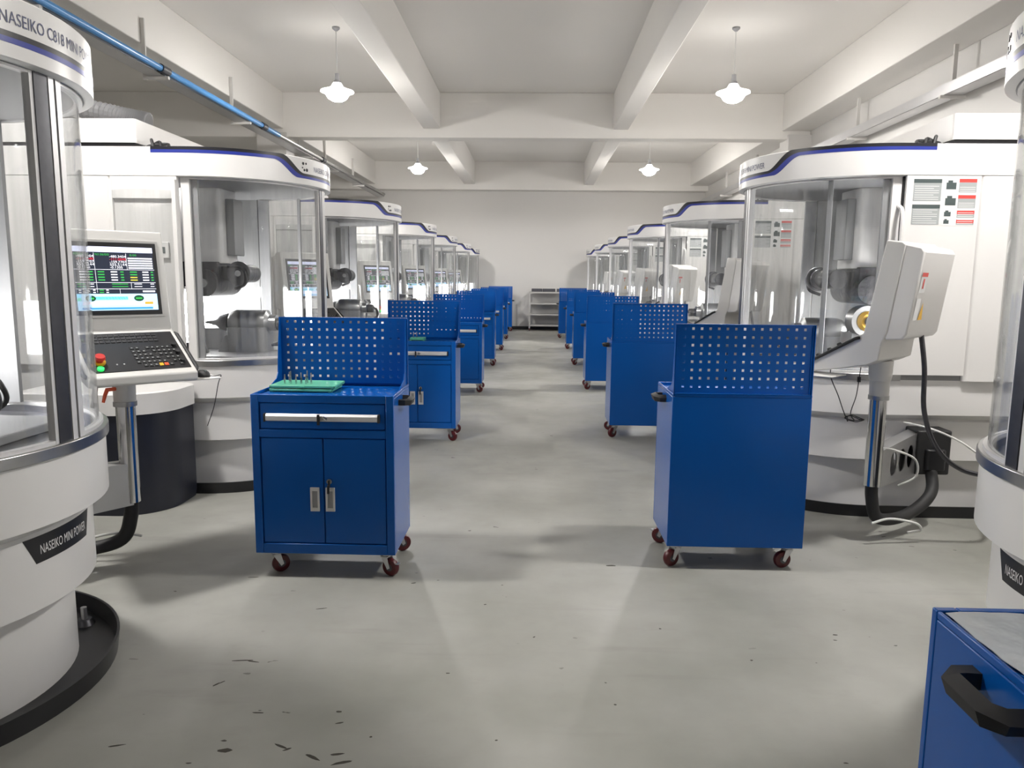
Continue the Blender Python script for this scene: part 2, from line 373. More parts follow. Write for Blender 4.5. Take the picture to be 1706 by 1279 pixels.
for i, (x, y) in enumerate(crr):
    o = copy_tree(cart); o.location = (x, y, 0); o.rotation_euler.z = PI
    t = 'blue tool cart with plain back panel facing us, large one right of the aisle' if i == 0 else f'blue tool cart right of the aisle, {ords[i]} of those showing their backs'
    if i == 5: t = 'blue tool cart farthest back on the right, beside the metal shelf trolley'
    tag(o, t, 'tool cart', 'blue tool carts along the aisle')
fg = copy_tree(cart); fg.location = (1.031, 1.025, 0); fg.rotation_euler.z = PI
tag(fg, 'blue tool cart cut off at the lower right corner, black side handle, film on top', 'tool cart', 'blue tool carts along the aisle')

# crumpled film lying on the near cart
f = MB(); nx, ny = 26, 18; vs = []
for j in range(ny + 1):
    for i in range(nx + 1):
        x = .705 + .65 * i / nx; y = .835 + .392 * j / ny
        z = .8905 + .004 * math.sin(9 * x + 14 * y) * math.sin(17 * y - 5 * x) + .004 * abs(math.sin(11 * x - 6 * y)) + .003 * random.random()
        vs.append((x, y, z))
n = len(vs); W = nx + 1
fs = [(j * W + i, j * W + i + 1, (j + 1) * W + i + 1, (j + 1) * W + i) for j in range(ny) for i in range(nx)]
vs2 = vs + [(x, y, z - .0012) for x, y, z in vs]
edge = [i for i in range(W)] + [j * W + nx for j in range(1, ny + 1)] + [ny * W + i for i in range(nx - 1, -1, -1)] + [j * W for j in range(ny - 1, 0, -1)]
fs2 = fs + [tuple(n + k for k in reversed(q)) for q in fs] + [(edge[k], edge[(k + 1) % len(edge)], n + edge[(k + 1) % len(edge)], n + edge[k]) for k in range(len(edge))]
tag(f.add(vs2, fs2, M['film']).build('plastic_film', smooth=60), 'pale crumpled plastic film covering the top of the lower right cart', 'film')

# green trays with end mills on the first cart, one on the second
def tray(x, y, z, w, d, h, label):
    r = empty('tool_tray', (x, y, z))
    t = MB(); t.box(-w / 2, w / 2, -d / 2, d / 2, 0, .004, M['green'])
    for a in ((-w / 2, w / 2, -d / 2, -d / 2 + .006), (-w / 2, w / 2, d / 2 - .006, d / 2), (-w / 2, -w / 2 + .006, -d / 2, d / 2), (w / 2 - .006, w / 2, -d / 2, d / 2)): t.box(*a, 0, h, M['green'])
    t.build('tray_body', r, bevel=.002)
    for sx in (-1, 1):
        for sy in (-1, 1): MB().box(sx * w * .46 - .008, sx * w * .46 + .008, sy * d * .44 - .008, sy * d * .44 + .008, -.004, 0, M['green']).build('tray_foot', r)
    MB().box(-w / 2 + .006, w / 2 - .006, -d / 2 + .006, d / 2 - .006, h - .006, h - .001, M['green']).build('tray_insert', r)
    MB().box(-.012, .012, -d / 2 - .005, -d / 2, .004, h - .003, M['green']).build('tray_latch', r)
    return tag(r, label, 'tray')
tray(-1.145, 3.73, .8895, .315, .20, .012, 'flat green plastic tray lying on the nearest left cart, lower of two')
tray(-1.138, 3.733, .9058, .325, .205, .013, 'flat green plastic tray stacked on another, holding upright end mills')
tray(-1.06, 6.86, .8895, .13, .12, .022, 'small green tray on the top of the second left cart')
def endmill(x, y, z, h):
    m = MB(); m.cyl((x, y, z), (x, y, z + h * .55), .005, M['chrome'], seg=10); m.cyl((x, y, z + h * .55), (x, y, z + h), .0038, M['steel'], .0032, seg=8)
    return m.build('end_mill')
em = [(-1.245, 3.70), (-1.232, 3.735), (-1.216, 3.705), (-1.188, 3.70), (-1.165, 3.71), (-1.141, 3.735), (-1.138, 3.70), (-1.113, 3.705)]
nm = ['leftmost', 'second', 'third', 'fourth', 'fifth', 'sixth', 'seventh', 'rightmost']
for i, (x, y) in enumerate(em):
    tag(endmill(x, y, .9178, .048 + .008 * (i % 3)), f'thin silver end mill standing in the green tray, {nm[i]} of the eight', 'end mill', 'end mills in the green tray')
for i, x in enumerate((-1.10, -1.07)):
    tag(endmill(x, 6.85, .9105, .05), ['left', 'right'][i] + ' one of two thin end mills in the small tray on the second left cart', 'end mill', 'end mills in the small green tray')

# ------------------------------------------------------------------ grinding machine (front +u = local x, viewer's right +v = local y)
def D(R, z, back=-1.65, n=40):
    return [(back, -R, z)] + [(R * math.cos(math.radians(-90 + 180 * i / n)), R * math.sin(math.radians(-90 + 180 * i / n)), z) for i in range(n + 1)] + [(back, R, z)]
def bend(txt, size, R, a0, a1, z0, m, name, parent, depth=.0015, height=None, bold=0.0):
    w = R * math.radians(a1 - a0); vs, fs, _ = text_geo(txt, size, w, bold)
    out = []
    for v in vs:
        t = math.radians(a0) + v.x / R; out.append((R * math.cos(t), R * math.sin(t), z0 + v.y))
    mb = MB(); mb.add(out, fs, m); return mb.build(name, parent, smooth=0)
def make_machine():
    r = empty('grinding_machine'); Wm = M['white']
    # drip tray on the floor
    b = MB(); b.loft([D(.685, 0), D(.695, .075), D(.685, .075), D(.675, .012)], M['black'], True, True); b.build('floor_tray', r)
    for a in (-51, 51):
        t = math.radians(a); p = Vector((.605 * math.cos(t), .605 * math.sin(t), 0)); ft = MB(); ft.cyl(p + Vector((0, 0, .012)), p + Vector((0, 0, .035)), .040, M['darksteel'], .028, 16); ft.cyl(p, p + Vector((0, 0, .085)), .012, M['zinc'], seg=10); ft.build('levelling_foot', r)
    # stepped base cabinet
    b = MB(); b.loft([D(.55, .012), D(.55, .335), D(.63, .355), D(.63, .600), D(.618, .612), D(.69, .650), D(.69, .865)], Wm, True, False)
    n = 44; b.loft([D(.69, .865), D(.655, .865), D(.655, .86)], Wm, False, True)
    base = b.build('base_cabinet', r)
    pl = MB(); rr = .6315; za, zb = .520, .606 - .045 + .035; segs = 16; vs = []; rings = []
    za, zb = .512, .602
    for i in range(segs + 1):
        k = i / segs; top = -15.8 + 33.0 * k; bot = -11.8 + 26.0 * k
        for R_, a, z in ((rr - .002, bot, za), (rr, bot, za), (rr, top, zb), (rr - .002, top, zb)):
            vs.append((R_ * math.cos(math.radians(a)), R_ * math.sin(math.radians(a)), z))
    rings = [vs[4 * i:4 * i + 4] for i in range(segs + 1)]
    pl.loft(rings, M['black']); plate = pl.build('name_plate', r)
    bend('NASEIKO MINI POWER', .045, rr + .0012, -10.2, 13.0, .540, M['whiteink'], 'plate_lettering', plate)
    # steel rim and pan
    b = MB(); b.arcwall(.655, .702, .86, .902, -91, 91, M['steel'], 48); b.box(-.10, 0, -.702, -.655, .86, .902, M['steel']); b.box(-.10, 0, .655, .702, .86, .902, M['steel'])
    b.build('steel_rim', r, bevel=.004)
    b = MB(); ring = lambda R, z: D(R, z, -.44, 30)
    b.loft([ring(.654, .90), ring(.654, .872), ring(.50, .868), ring(.46, .868)], M['darksteel'], False, True); b.build('drip_pan', r)
    # upper housing: side panels, inner walls, rear block
    b = MB(); b.rbox(-1.65, -.46, -.72, .72, .865, 2.07, .03, Wm)
    b.box(-.46, -.035, .69, .72, .90, 2.07, Wm); b.box(-.46, -.035, -.72, -.69, .90, 2.07, Wm)
    hs = b.build('upper_housing', r)
    MB().box(-.459, -.45, -.69, .69, .865, 2.07, M['inner']).box(-.45, -.04, -.689, -.683, .865, 2.07, M['inner']).box(-.45, -.04, .683, .689, .865, 2.07, M['inner']).build('inner_wall', r)
    lb = MB()                                                     # warning labels on the viewer's right flank
    y = .7202
    def blk(x0, x1, z0, z1, m, dy=0.0): lb.box(-x1, -x0, y, y + .0008 + dy, z0, z1, M[m])
    for z0, z1 in ((1.925, 2.05), (1.79, 1.905)):
        blk(.075, .235, z0, z1, 'labelgrey'); blk(.075, .235, z1 - .022, z1, 'labeldark', .0004)
        for q in range(7): blk(.082, .222 - .03 * (q % 3 == 2), z0 + .008 + q * .0125, z0 + .011 + q * .0125, 'whiteink', .0004)
    blk(.255, .44, 1.785, 2.055, 'whiteink')
    for z0, z1 in ((1.975, 2.052), (1.885, 1.96), (1.83, 1.872), (1.79, 1.82)):
        blk(.335, .436, z1 - .02, z1, 'labelred', .0004); blk(.335, .436, z0, z1 - .02, 'labelgrey', .0003)
        for q in range(3): blk(.34, .43, z0 + .006 + q * .011, z0 + .009 + q * .011, 'whiteink', .0005)
    for z, s_ in ((2.01, .03), (1.92, .032), (1.85, .02), (1.805, .016)):
        blk(.262, .262 + s_ * 1.9, z - s_ * .6, z + s_ * .7, 'labeldark', .0004); blk(.262 + s_ * .3, .262 + s_ * 1.2, z, z + s_ * 1.1, 'labeldark', .0005)
    lb.build('warning_label', r, smooth=0)
    # hood band with stripe and lettering
    b = MB(); b.loft([D(.70, 2.068), D(.722, 2.074), D(.722, 2.246), D(.715, 2.252)], Wm); b.loft([D(.69, 2.066), D(.69, 2.069)], M['inner'])
    hood = b.build('hood_band', r)
    st = MB()
    def stripe_z(a):
        t = abs(a); k = min(1, max(0, (t - 25) / 15)); k = k * k * (3 - 2 * k)
        k2 = min(1, max(0, (t - 29.5) / 15)); k2 = k2 * k2 * (3 - 2 * k2)
        zt = 2.147 + (2.2535 - 2.147) * k; zb = 2.114 + (2.214 - 2.114) * k2
        zm = zb + (zt - zb) * .5; return zb, zm, zt
    for lo, hi, m in ((0, 1, 'stripeblue'), (1, 2, 'stripeblack')):
        rings = []
        A = [-90 + 1.25 * i for i in range(145)]
        P = []
        for a in A: P.append((math.cos(math.radians(a)), math.sin(math.radians(a)), a))
        seq = [(-.19, -1.0, -90, 1)] + [(c, s_, a, 0) for c, s_, a in P] + [(-.19, 1.0, 90, 1)]
        for c, s_, a, fl in seq:
            z = stripe_z(a); R0, R1 = .7205, .7228
            X = (lambda R: c) if fl else (lambda R: R * c)
            rings.append([(X(R0), R0 * s_, z[lo]), (X(R1), R1 * s_, z[lo]), (X(R1), R1 * s_, z[hi]), (X(R0), R0 * s_, z[hi])])
        st.loft(rings, M[m])
    st.build('stripe', hood)
    bend('NASEIKO C818 MINI POWER', .051, .7232, -16.6, 23.0, 2.169, M['lettering'], 'lettering', hood)
    lg = MB()
    for a, z, s_ in ((-25.6, 2.212, .011), (-23.4, 2.214, .008), (-24.8, 2.170, .009), (-22.8, 2.172, .012), (-26.2, 2.184, .006)):
        t = math.radians(a); p = Vector((.7225 * math.cos(t), .7225 * math.sin(t), z)); nrm = Vector((math.cos(t), math.sin(t), 0))
        lg.cyl(p - nrm * .001, p + nrm * .0015, s_, M['stripeblack'], seg=5)
    lg.build('emblem', hood, smooth=0)
    for sgn in (-1, 1):
        for q in range(3):
            cb = MB(); cb.tube(curve([(-.10 - .05 * q, sgn * .66, 2.256), (-.14 - .04 * q, sgn * (.60 + .02 * q), 2.285 + .01 * q), (-.24, sgn * (.64 - .03 * q), 2.266), (-.30, sgn * .5, 2.262)], 5), .010, M['rubber'], seg=7); cb.build('roof_cable', r)
        MB().box(-.20, -.16, sgn * .56 - .02, sgn * .56 + .02, 2.25, 2.30, M['zinc']).build('cable_clip', r)
    b = MB(); b.rbox(-1.15, -.28, -.718, .718, 2.275, 2.42, .02, Wm); b.box(-1.14, -.29, -.71, .71, 2.25, 2.276, M['black']); b.build('mist_collector', r)
    # two curved sliding doors
    for sgn in (-1, 1):
        fr = MB()
        if sgn < 0: fr.arcwall(.655, .69, .902, 2.07, -5.5, -.6, M['darksteel'], 3); fr.arcwall(.66, .686, .902, 2.07, -6.7, -5.5, M['alu'], 2)
        else: fr.arcwall(.655, .69, .902, 2.07, .0, 2.2, M['alu'], 3); fr.arcwall(.66, .684, .902, 2.07, 2.2, 3.2, M['rubber'], 2); fr.arcwall(.655, .69, .902, 2.07, 3.2, 5.6, M['alu'], 3)
        fr.arcwall(.66, .688, .902, 2.07, sgn * 87.5, sgn * 92, M['white'], 3)
        fr.arcwall(.640, .659, .914, 2.058, sgn * 84, sgn * 91.5, M['grey'], 3)
        if sgn > 0: fr.arcwall(.652, .664, .902, 2.07, 57.5, 60, M['grey'], 2)
        fr.arcwall(.658, .685, .902, .914, sgn * 4, sgn * 90, M['alu'], 24); fr.arcwall(.658, .685, 2.058, 2.07, sgn * 4, sgn * 90, M['alu'], 24)
        d = fr.build('sliding_door', r)
        g = MB(); g.arcwall(.668, .672, .914, 2.058, sgn * 5, sgn * 88.5, M['acrylic'], 40); g.build('acrylic_pane', d)
        if sgn > 0:
            h = MB(); h.tube(curve([(-.012, .688, 1.60), (-.015, .735, 1.64), (-.015, .742, 1.72), (-.015, .735, 1.86), (-.012, .688, 1.90)], 6), .012, M['white'], seg=10); h.build('door_handle', d)
            MB().box(-.034, -.026, .668, .700, .902, 2.07, M['rubber']).build('door_seal', d)
    # interior: column, grinding head, work head, bed, light
    b = MB(); b.box(-.44, -.20, -.12, .30, 1.50, 2.066, M['inner']); b.rbox(-.30, .0, -.16, .16, 1.54, 2.066, .04, M['white']); b.box(.0, .06, -.06, .12, 1.60, 2.0, M['inner'])
    b.box(-.02, .002, -.03, -.02, 1.70, 1.82, M['black'])
    b.build('spindle_column', r, bevel=.006)
    b = MB(); C = M['castiron']
    b.box(-.34, -.02, -.20, .20, 1.36, 1.55, C); b.cyl((-.10, -.24, 1.40), (-.10, .22, 1.40), .095, C, seg=28); b.cyl((.10, -.14, 1.47), (.10, .16, 1.47), .065, C, seg=24)
    b.box(-.05, .12, -.12, .12, 1.42, 1.52, C); b.cyl((-.24, -.22, 1.43), (-.24, -.26, 1.43), .06, C, seg=20)
    for q in range(5): b.cyl((-.30 + .05 * q, -.21, 1.385 + .012 * (q % 2)), (-.30 + .05 * q, -.235, 1.38), .008, M['chrome'], seg=8)
    b.tube(curve([(.04, -.16, 1.52), (.16, -.18, 1.5), (.17, -.18, 1.40), (.09, -.17, 1.36)], 5), .012, C, seg=8)
    gh = b.build('grinding_head', r, bevel=.006)
    w = MB()
    for yy, rad in ((-.155, .085), (-.10, .07)): w.lathe([(.02, yy - .012), (rad, yy - .012), (rad, yy + .012), (.02, yy + .012)], M['darksteel'], (.12, 0, 1.47), 'y', 28)
    w.cyl((.12, -.18, 1.47), (.12, -.166, 1.47), .022, M['chrome'], seg=14); w.cyl((-.10, -.262, 1.40), (-.10, -.24, 1.40), .03, M['steel'], seg=14)
    w.build('grinding_wheel', gh)
    b = MB(); G = M['inner']
    b.lathe([(.055, -.03), (.085, .0), (.095, .03), (.095, .26), (.06, .28), (.06, .33), (.02, .33)], M['steel'], (0, .0, 1.11), 'x', 28)
    b.lathe([(.002, -.215), (.010, -.20), (.022, -.13), (.055, -.09), (.07, -.03), (.03, -.02)], M['darksteel'], (0, 0, 1.11), 'x', 20)
    b.rbox(-.02, .27, -.10, .10, .87, 1.08, .03, M['grey']); b.prism([(-.10, .87), (.0, .87), (.0, 1.02), (-.03, 1.02)], -.09, .09, M['grey'], 'y')
    wh = b.build('work_head', r, bevel=.004)
    b = MB(); b.cyl((.33, 0, 1.10), (.40, 0, 1.10), .045, M['castiron'], seg=18)
    for q in range(3): b.tube(curve([(.38, -.03 + .03 * q, 1.13), (.44, -.04 + .03 * q, 1.08), (.43, -.04 + .04 * q, .97 + .02 * q), (.30, -.05 + .03 * q, .95)], 6), .009, M['rubber'], seg=7)
    b.build('drive_cables', wh)
    b = MB(); b.rbox(-.42, .42, -.42, .42, .868, .90, .05, M['grey']); b.lathe([(.12, .90), (.09, .98), (.07, .98)], M['darksteel'], (-.24, -.18, 0), 'z', 20)
    b.rbox(-.40, -.12, .10, .40, .90, 1.06, .03, M['grey']); b.build('machine_bed', r, bevel=.004)
    b = MB(); b.box(-.449, -.437, .12, .64, .98, 1.32, M['worklight']); b.build('work_light', r)
    b = MB(); b.box(-.40, -.385, -.30, .30, 2.045, 2.06, M['worklight']); b.build('fill_strip', r)  # added glowing strip under the hood, fill light for the column and interior
    # viewer's left flank: bulged side window, switch recess, coolant tank
    sw = MB(); sw.box(-.46, -.44, -.745, -.72, .92, 2.05, M['white']); sw.box(-.06, -.035, -.745, -.72, .92, 2.05, M['white']); sw.box(-.44, -.06, -.74, -.72, 1.93, 2.05, M['white']); sw.box(-.44, -.06, -.74, -.72, .92, 1.0, M['white'])
    sw.box(-.30, -.10, -.738, -.722, 1.56, 1.66, M['white']); sw.box(-.28, -.12, -.741, -.737, 1.59, 1.63, M['labeldark']); sw.box(-.435, -.428, -.752, -.745, 1.60, 1.70, M['rubber'])
    s = sw.build('side_window', r, bevel=.003)
    g = MB(); vs = []; k = 14
    rings = []
    for i in range(k + 1):
        t = i / k; u = -.438 + .376 * t; v = -.745 - .06 * math.sin(PI * t)
        rings.append([(u, v, .96), (u, v - .004, .96), (u, v - .004, 1.98), (u, v, 1.98)])
    g.loft(rings, M['acrylic']); g.build('window_pane', s)
    tk = MB()
    def TK(z, e=0.0):
        pts = [(-.85, -.70, z), (-.85, -1.2 - e, z)]
        for i in range(13):
            a = math.radians(-90 + 90 * i / 12); pts.append((-.30 + (.30 + e) * math.cos(a), -.90 + (.30 + e) * math.sin(a), z))
        return pts + [(e, -.72, z)] + [(-.04, -.70, z)]
    tk.loft([TK(.0, -.01), TK(.05, 0), TK(.62, 0)], M['navy'], True, True); t_ = tk.build('coolant_tank', r)
    MB().loft([TK(.621, .012), TK(.745, .012), TK(.755, .0)], Wm).build('tank_lid', t_)
    make_console(r)
    return r
PU, PV = .23, 1.15
def make_console(r):
    O = M['offwhite']
    T = Matrix.Translation((PU, PV, 0)) @ Matrix.Rotation(math.radians(45), 4, 'Z')   # local: x operator's right, -y towards the operator
    TP = T; T = T @ Matrix.Translation((0, -.05, 0))
    def put(mb): mb.v = [tuple(T @ Vector(p)) for p in mb.v]; return mb
    def putp(mb): mb.v = [tuple(TP @ Vector(p)) for p in mb.v]; return mb
    hw = .235
    b = MB()
    prof = [(.035, 1.185), (.115, 1.655), (.122, 1.665), (.195, 1.655), (.212, 1.64), (.155, 1.20), (.13, 1.14), (.12, 1.05), (.06, 1.02), (-.10, .985), (-.27, .955), (-.285, .965), (-.285, .998), (-.262, 1.012), (.02, 1.178)]
    b.prism(prof, -hw, hw, O, 'x'); c = put(b).build('control_panel', r, bevel=.006)
    rb = MB(); rb.prism([(.19, 1.648), (.285, 1.625), (.30, 1.60), (.245, 1.19), (.225, 1.165), (.14, 1.16)], -.229, .229, M['white'], 'x'); put(rb).build('rear_box', c, bevel=.008)
    # tilted screen plane frame: origin bottom, s up the slope
    d = Vector((.08, .47)).normalized(); nrm = Vector((-d.y, d.x))        # outward (towards -y)
    def SP(x, s, off): q = Vector((.035, 1.185)) + d * s + nrm * off; return (x, q.x, q.y)
    def quad(mb, x0, x1, s0, s1, o0, o1, m):
        vs = [SP(x, s, o) for o in (o0, o1) for s in (s0, s1) for x in (x0, x1)]
        mb.add(vs, [(0, 2, 3, 1), (4, 5, 7, 6), (0, 1, 5, 4), (2, 6, 7, 3), (0, 4, 6, 2), (1, 3, 7, 5)], m)
    s0, s1, xw = .075, .425, .195
    b = MB()
    quad(b, -xw - .012, xw + .012, s0 - .012, s1 + .012, -.002, .006, M['offwhite']); quad(b, -xw, xw, s0, s1, .006, .009, M['black'])
    put(b).build('screen_bezel', c)
    ax0, ax1, az0, az1 = -.178, .178, s0 + .022, s1 - .022; Wd, Hd = ax1 - ax0, az1 - az0
    S = MB()
    def R(u0, u1, v0, v1, m, o=.0102): quad(S, ax0 + Wd * u0, ax0 + Wd * u1, az1 - Hd * v1, az1 - Hd * v0, .009, o, M[m])
    R(0, 1, 0, 1, 'scr_dark', .0098); R(0, 1, 0, .085, 'scr_lav'); R(0, 1, .74, 1, 'scr_sky'); R(.22, .62, .785, .835, 'scr_cyan'); R(.06, .95, .865, .915, 'scr_lav', .0106)
    R(.05, .93, .955, .985, 'scr_blue', .0106); R(.83, .94, .87, .91, 'scr_orange', .011); R(.0, .05, .74, .80, 'scr_cyan'); R(.0, .05, .80, .85, 'scr_green')
    for x in (.10, .70):
        cx, cz = ax0 + Wd * (x + .06), az1 - Hd * .812
        S.add([SP(cx + .023 * math.cos(2 * PI * k / 18), cz + .015 * math.sin(2 * PI * k / 18), .0112) for k in range(18)], [tuple(range(18))], M['scr_deep'])
        R(x + .02, x + .10, .80, .825, 'scr_green', .0116)
    for v in (.355, .56, .66): R(0, 1, v, v + .006, 'scr_white')
    for u, a, e in ((.25, .10, .72), (.65, .10, .36), (.68, .56, .66), (.53, .66, .74)): R(u, u + .004, a, e, 'scr_white')
    for q in range(5): R(.67, .985, .165 + .038 * q, .188 + .038 * q, 'scr_white'); R(.68, .96, .173 + .038 * q, .178 + .038 * q, 'scr_dark', .0106)
    for row in range(4):
        for cc, (u, w_, m) in enumerate(((.06, .09, 'scr_white'), (.17, .05, 'scr_green'), (.28, .08, 'scr_green'), (.44, .08, 'scr_white'), (.56, .04, 'scr_green'), (.68, .09, 'scr_green' if row < 2 else 'scr_yellow'), (.84, .08, 'scr_white'), (.95, .03, 'scr_green'))):
            R(u, u + w_, .385 + .043 * row, .403 + .043 * row, m)
    for row in range(2):
        R(.02, .12, .58 + .04 * row, .592 + .04 * row, 'scr_green'); R(.16, .22, .58 + .04 * row, .592 + .04 * row, 'scr_white'); R(.44, .64, .58 + .04 * row, .592 + .04 * row, 'scr_green'); R(.72, .82, .58 + .04 * row, .59 + .04 * row, 'scr_white'); R(.93, .98, .58 + .04 * row, .59 + .04 * row, 'scr_white')
        for u in (.03, .12, .20, .36): R(u, u + .03, .675 + .035 * row, .69 + .035 * row, 'scr_white')
        R(.28, .33, .675 + .035 * row, .69 + .035 * row, 'scr_green')
    R(.82, .98, .69, .715, 'scr_white')
    def T_(txt, u, v, h, w, m):
        vs, fs, _ = text_geo(txt, h * 1.35, w, 0)
        S.add([SP(ax0 + Wd * u + p.x, az1 - Hd * v + p.y, .0112) for p in vs], fs, M[m])
    for u in (.04, .44):
        for q, (t, m) in enumerate((('-480.3404', 'scr_white'), ('-111.0040', 'scr_red'), ('-159.7707', 'scr_white'), ('555.5144', 'scr_white'), ('-0.1305', 'scr_white'))):
            T_(t, u, .170 + .043 * q, .0125, .074 if q < 4 else .055, m)
    T_('ABS/mm', .01, .135, .011, .04, 'scr_green'); T_('N1.06/0/0', .27, .14, .011, .06, 'scr_green'); T_('0.00', .70, .14, .010, .03, 'scr_green')
    scr = put(S).build('screen', c, smooth=0)
    # keypad plane
    kd = Vector((.282, .166)).normalized(); kn = Vector((-kd.y, kd.x))
    def KP(x, s, off): q = Vector((-.262, 1.012)) + kd * s + kn * off; return (x, q.x, q.y)
    def kq(mb, x0, x1, a, e, o0, o1, m):
        vs = [KP(x, s, o) for o in (o0, o1) for s in (a, e) for x in (x0, x1)]
        mb.add(vs, [(0, 2, 3, 1), (4, 5, 7, 6), (0, 1, 5, 4), (2, 6, 7, 3), (0, 4, 6, 2), (1, 3, 7, 5)], m)
    b = MB(); kq(b, -hw + .018, hw - .018, .012, .315, -.001, .003, M['black']); kp = put(b).build('keypad', c, bevel=.001)
    def key(x0, x1, a, e_, m, cap=False):
        K = MB(); kq(K, x0, x1, a, e_, .003, .0062, M[m])
        if cap: kq(K, x0 + .005, x1 - .005, a + .007, a + .011, .0062, .0068, M['labelgrey'])
        put(K).build('keypad_key', c, smooth=0)
    for row in range(3):
        for q in range(14): key(-.195 + .024 * q, -.177 + .024 * q, .235 + .024 * row, .252 + .024 * row, 'rubber')
    for row in range(6):
        for q in range(9):
            if (row + q) % 7: key(-.01 + .023 * q, .007 + .023 * q, .035 + .028 * row, .054 + .028 * row, ('yellow' if q == 4 else 'orange') if row == 0 and q in (4, 5) else 'rubber', not (row == 0 and q in (4, 5)))
    for q in range(2): key(-.10 + .03 * q, -.094 + .03 * q, .06, .066, 'whiteink')
    e = MB()
    def kc(mb, x, s, o0, o1, r_, m, r1=None): mb.cyl(KP(x, s, o0), KP(x, s, o1), r_, m, r1, 20)
    kc(e, -.165, .085, .003, .012, .026, M['yellow']); kc(e, -.165, .085, .012, .03, .015, M['red']); kc(e, -.165, .085, .03, .042, .024, M['red'], .02); put(e).build('emergency_stop', c)
    e = MB(); kc(e, -.172, .035, .003, .012, .014, M['keyled']); put(e).build('start_button', c)
    for s_ in (.06, .13, .19): e = MB(); kc(e, .19, s_, .003, .018, .014, M['rubber'], .011); put(e).build('selector_knob', c)
    for sx in (-1, 1):
        e = MB(); e.tube([KP(sx * (hw + .001), .0, -.012), KP(sx * (hw + .012), .02, -.008), KP(sx * (hw + .012), .30, -.008), KP(sx * (hw + .001), .32, -.012)], .009, M['rubber'], seg=8)
        put(e).build('grab_rail', c)
    lb = MB()
    bd = Vector((-.055, -.41)).normalized()
    def BP(x, s, off): return (x, .30 + bd.x * s + off, 1.60 + bd.y * s)
    def bq(x0, x1, a, e_, off, m):
        lb.add([BP(x0, a, off), BP(x1, a, off), BP(x1, e_, off), BP(x0, e_, off)], [(0, 1, 2, 3)], M[m])
    bq(.12, .20, .10, .20, .002, 'whiteink'); bq(.12, .20, .10, .12, .003, 'labelred'); bq(.15, .17, .13, .18, .003, 'labelred'); bq(.14, .20, .23, .34, .002, 'whiteink')
    lb.add([BP(.07, .34, .002), BP(.13, .34, .002), BP(.10, .25, .002)], [(0, 1, 2)], M['yellow'])
    put(lb).build('console_sticker', c, smooth=0)
    sh = MB(); sh.box(.18, .36, -.26, -.06, .952, .957, M['offwhite'])
    put(sh).build('mouse_shelf', c, bevel=.001)
    p = MB(); p.lathe([(.045, .33), (.045, .825), (.045, .83)], M['chrome'], (0, 0, 0), 'z', 28); p.lathe([(.046, .815), (.054, .815), (.054, .838), (.046, .838)], M['steel'], (0, 0, 0), 'z', 28)
    pp = putp(p).build('support_post', r)
    p = MB(); p.lathe([(.05, .838), (.052, .92), (.056, .925), (.06, .95), (.062, 1.03)], M['offwhite'], (0, 0, 0), 'z', 28); putp(p).build('post_collar', pp)
    p = MB(); p.cyl((-.045, -.02, .905), (-.085, -.03, .905), .009, M['orange'], seg=10); p.tube([(-.082, -.03, .91), (-.095, -.03, .88), (-.105, -.03, .845)], .009, M['orange'], seg=8, radii=[.010, .009, .007]); putp(p).build('clamp_lever', pp)
    # bracket arm with oval holes, from the cabinet flank to the post
    a0, a1 = Vector((-.30, .60, 0)), Vector((PU, PV, 0)); ad = (a1 - a0).normalized(); an = Vector((-ad.y, ad.x, 0)); Ln = (a1 - a0).length
    def plate(side):
        mb = MB(); oc = [(Ln * k, .425) for k in (.38, .56, .74)]
        xs = [0, Ln]; segs = 16
        ctr = []
        edges = [0] + [(oc[i][0] + oc[i + 1][0]) / 2 for i in range(2)] + [Ln]
        top = lambda s: .555 - .03 * s / Ln; bot = lambda s: .295 + .03 * s / Ln
        for i, (cx, cz) in enumerate(oc):
            e0, e1 = edges[i], edges[i + 1]; inner = []; outer = []
            for k in range(segs):
                t = 2 * PI * k / segs; c_, s_ = math.cos(t), math.sin(t); inner.append((cx + .052 * c_, cz + .070 * s_))
                m_ = max(abs(c_), abs(s_)); qx, qz = c_ / m_, s_ / m_
                X = cx + (e1 - cx) * qx if qx > 0 else cx + (cx - e0) * qx
                outer.append((X, cz + ((top(X) - cz) if qz > 0 else (cz - bot(X))) * qz))
            for off in (side * .034, side * .040):
                base_ = len(mb.v); P3 = lambda q: a0 + ad * q[0] + an * off + Vector((0, 0, q[1]))
                vs = [P3(q) for q in inner] + [P3(q) for q in outer]
                mb.add(vs, [(k, (k + 1) % segs, segs + (k + 1) % segs, segs + k) for k in range(segs)], M['zinc'])
        return mb
    br = MB()
    for side in (-1, 1):
        q = plate(side); br.add(q.v, q.f, M['zinc'])
    P4 = lambda s, o, z: a0 + ad * s + an * o + Vector((0, 0, z))
    for z0, z1, dz in ((.555, .525, .005), (.295, .325, -.005)):
        br.add([P4(0, -.04, z0), P4(Ln, -.04, z1), P4(Ln, .04, z1), P4(0, .04, z0), P4(0, -.04, z0 + dz), P4(Ln, -.04, z1 + dz), P4(Ln, .04, z1 + dz), P4(0, .04, z0 + dz)],
               [(0, 1, 2, 3), (7, 6, 5, 4), (0, 4, 5, 1), (1, 5, 6, 2), (2, 6, 7, 3), (3, 7, 4, 0)], M['zinc'])
    br.build('bracket_arm', r, smooth=30)
    j = MB(); j.rbox(-.40, -.19, .60, .78, .30, .57, .02, M['rubber']); j.rbox(-.36, -.24, .76, .81, .33, .46, .02, M['black']); j.build('junction_box', r, bevel=.008)
    h = MB(); h.tube(curve([(PU, PV, .36), (PU - .005, PV, .26), (PU - .05, PV - .02, .14), (PU - .20, PV - .10, .11), (PU - .38, PV - .22, .14), (-.27, .84, .22), (-.29, .76, .36)], 8), .034, M['rubber'], seg=14); h.build('cable_hose', r)
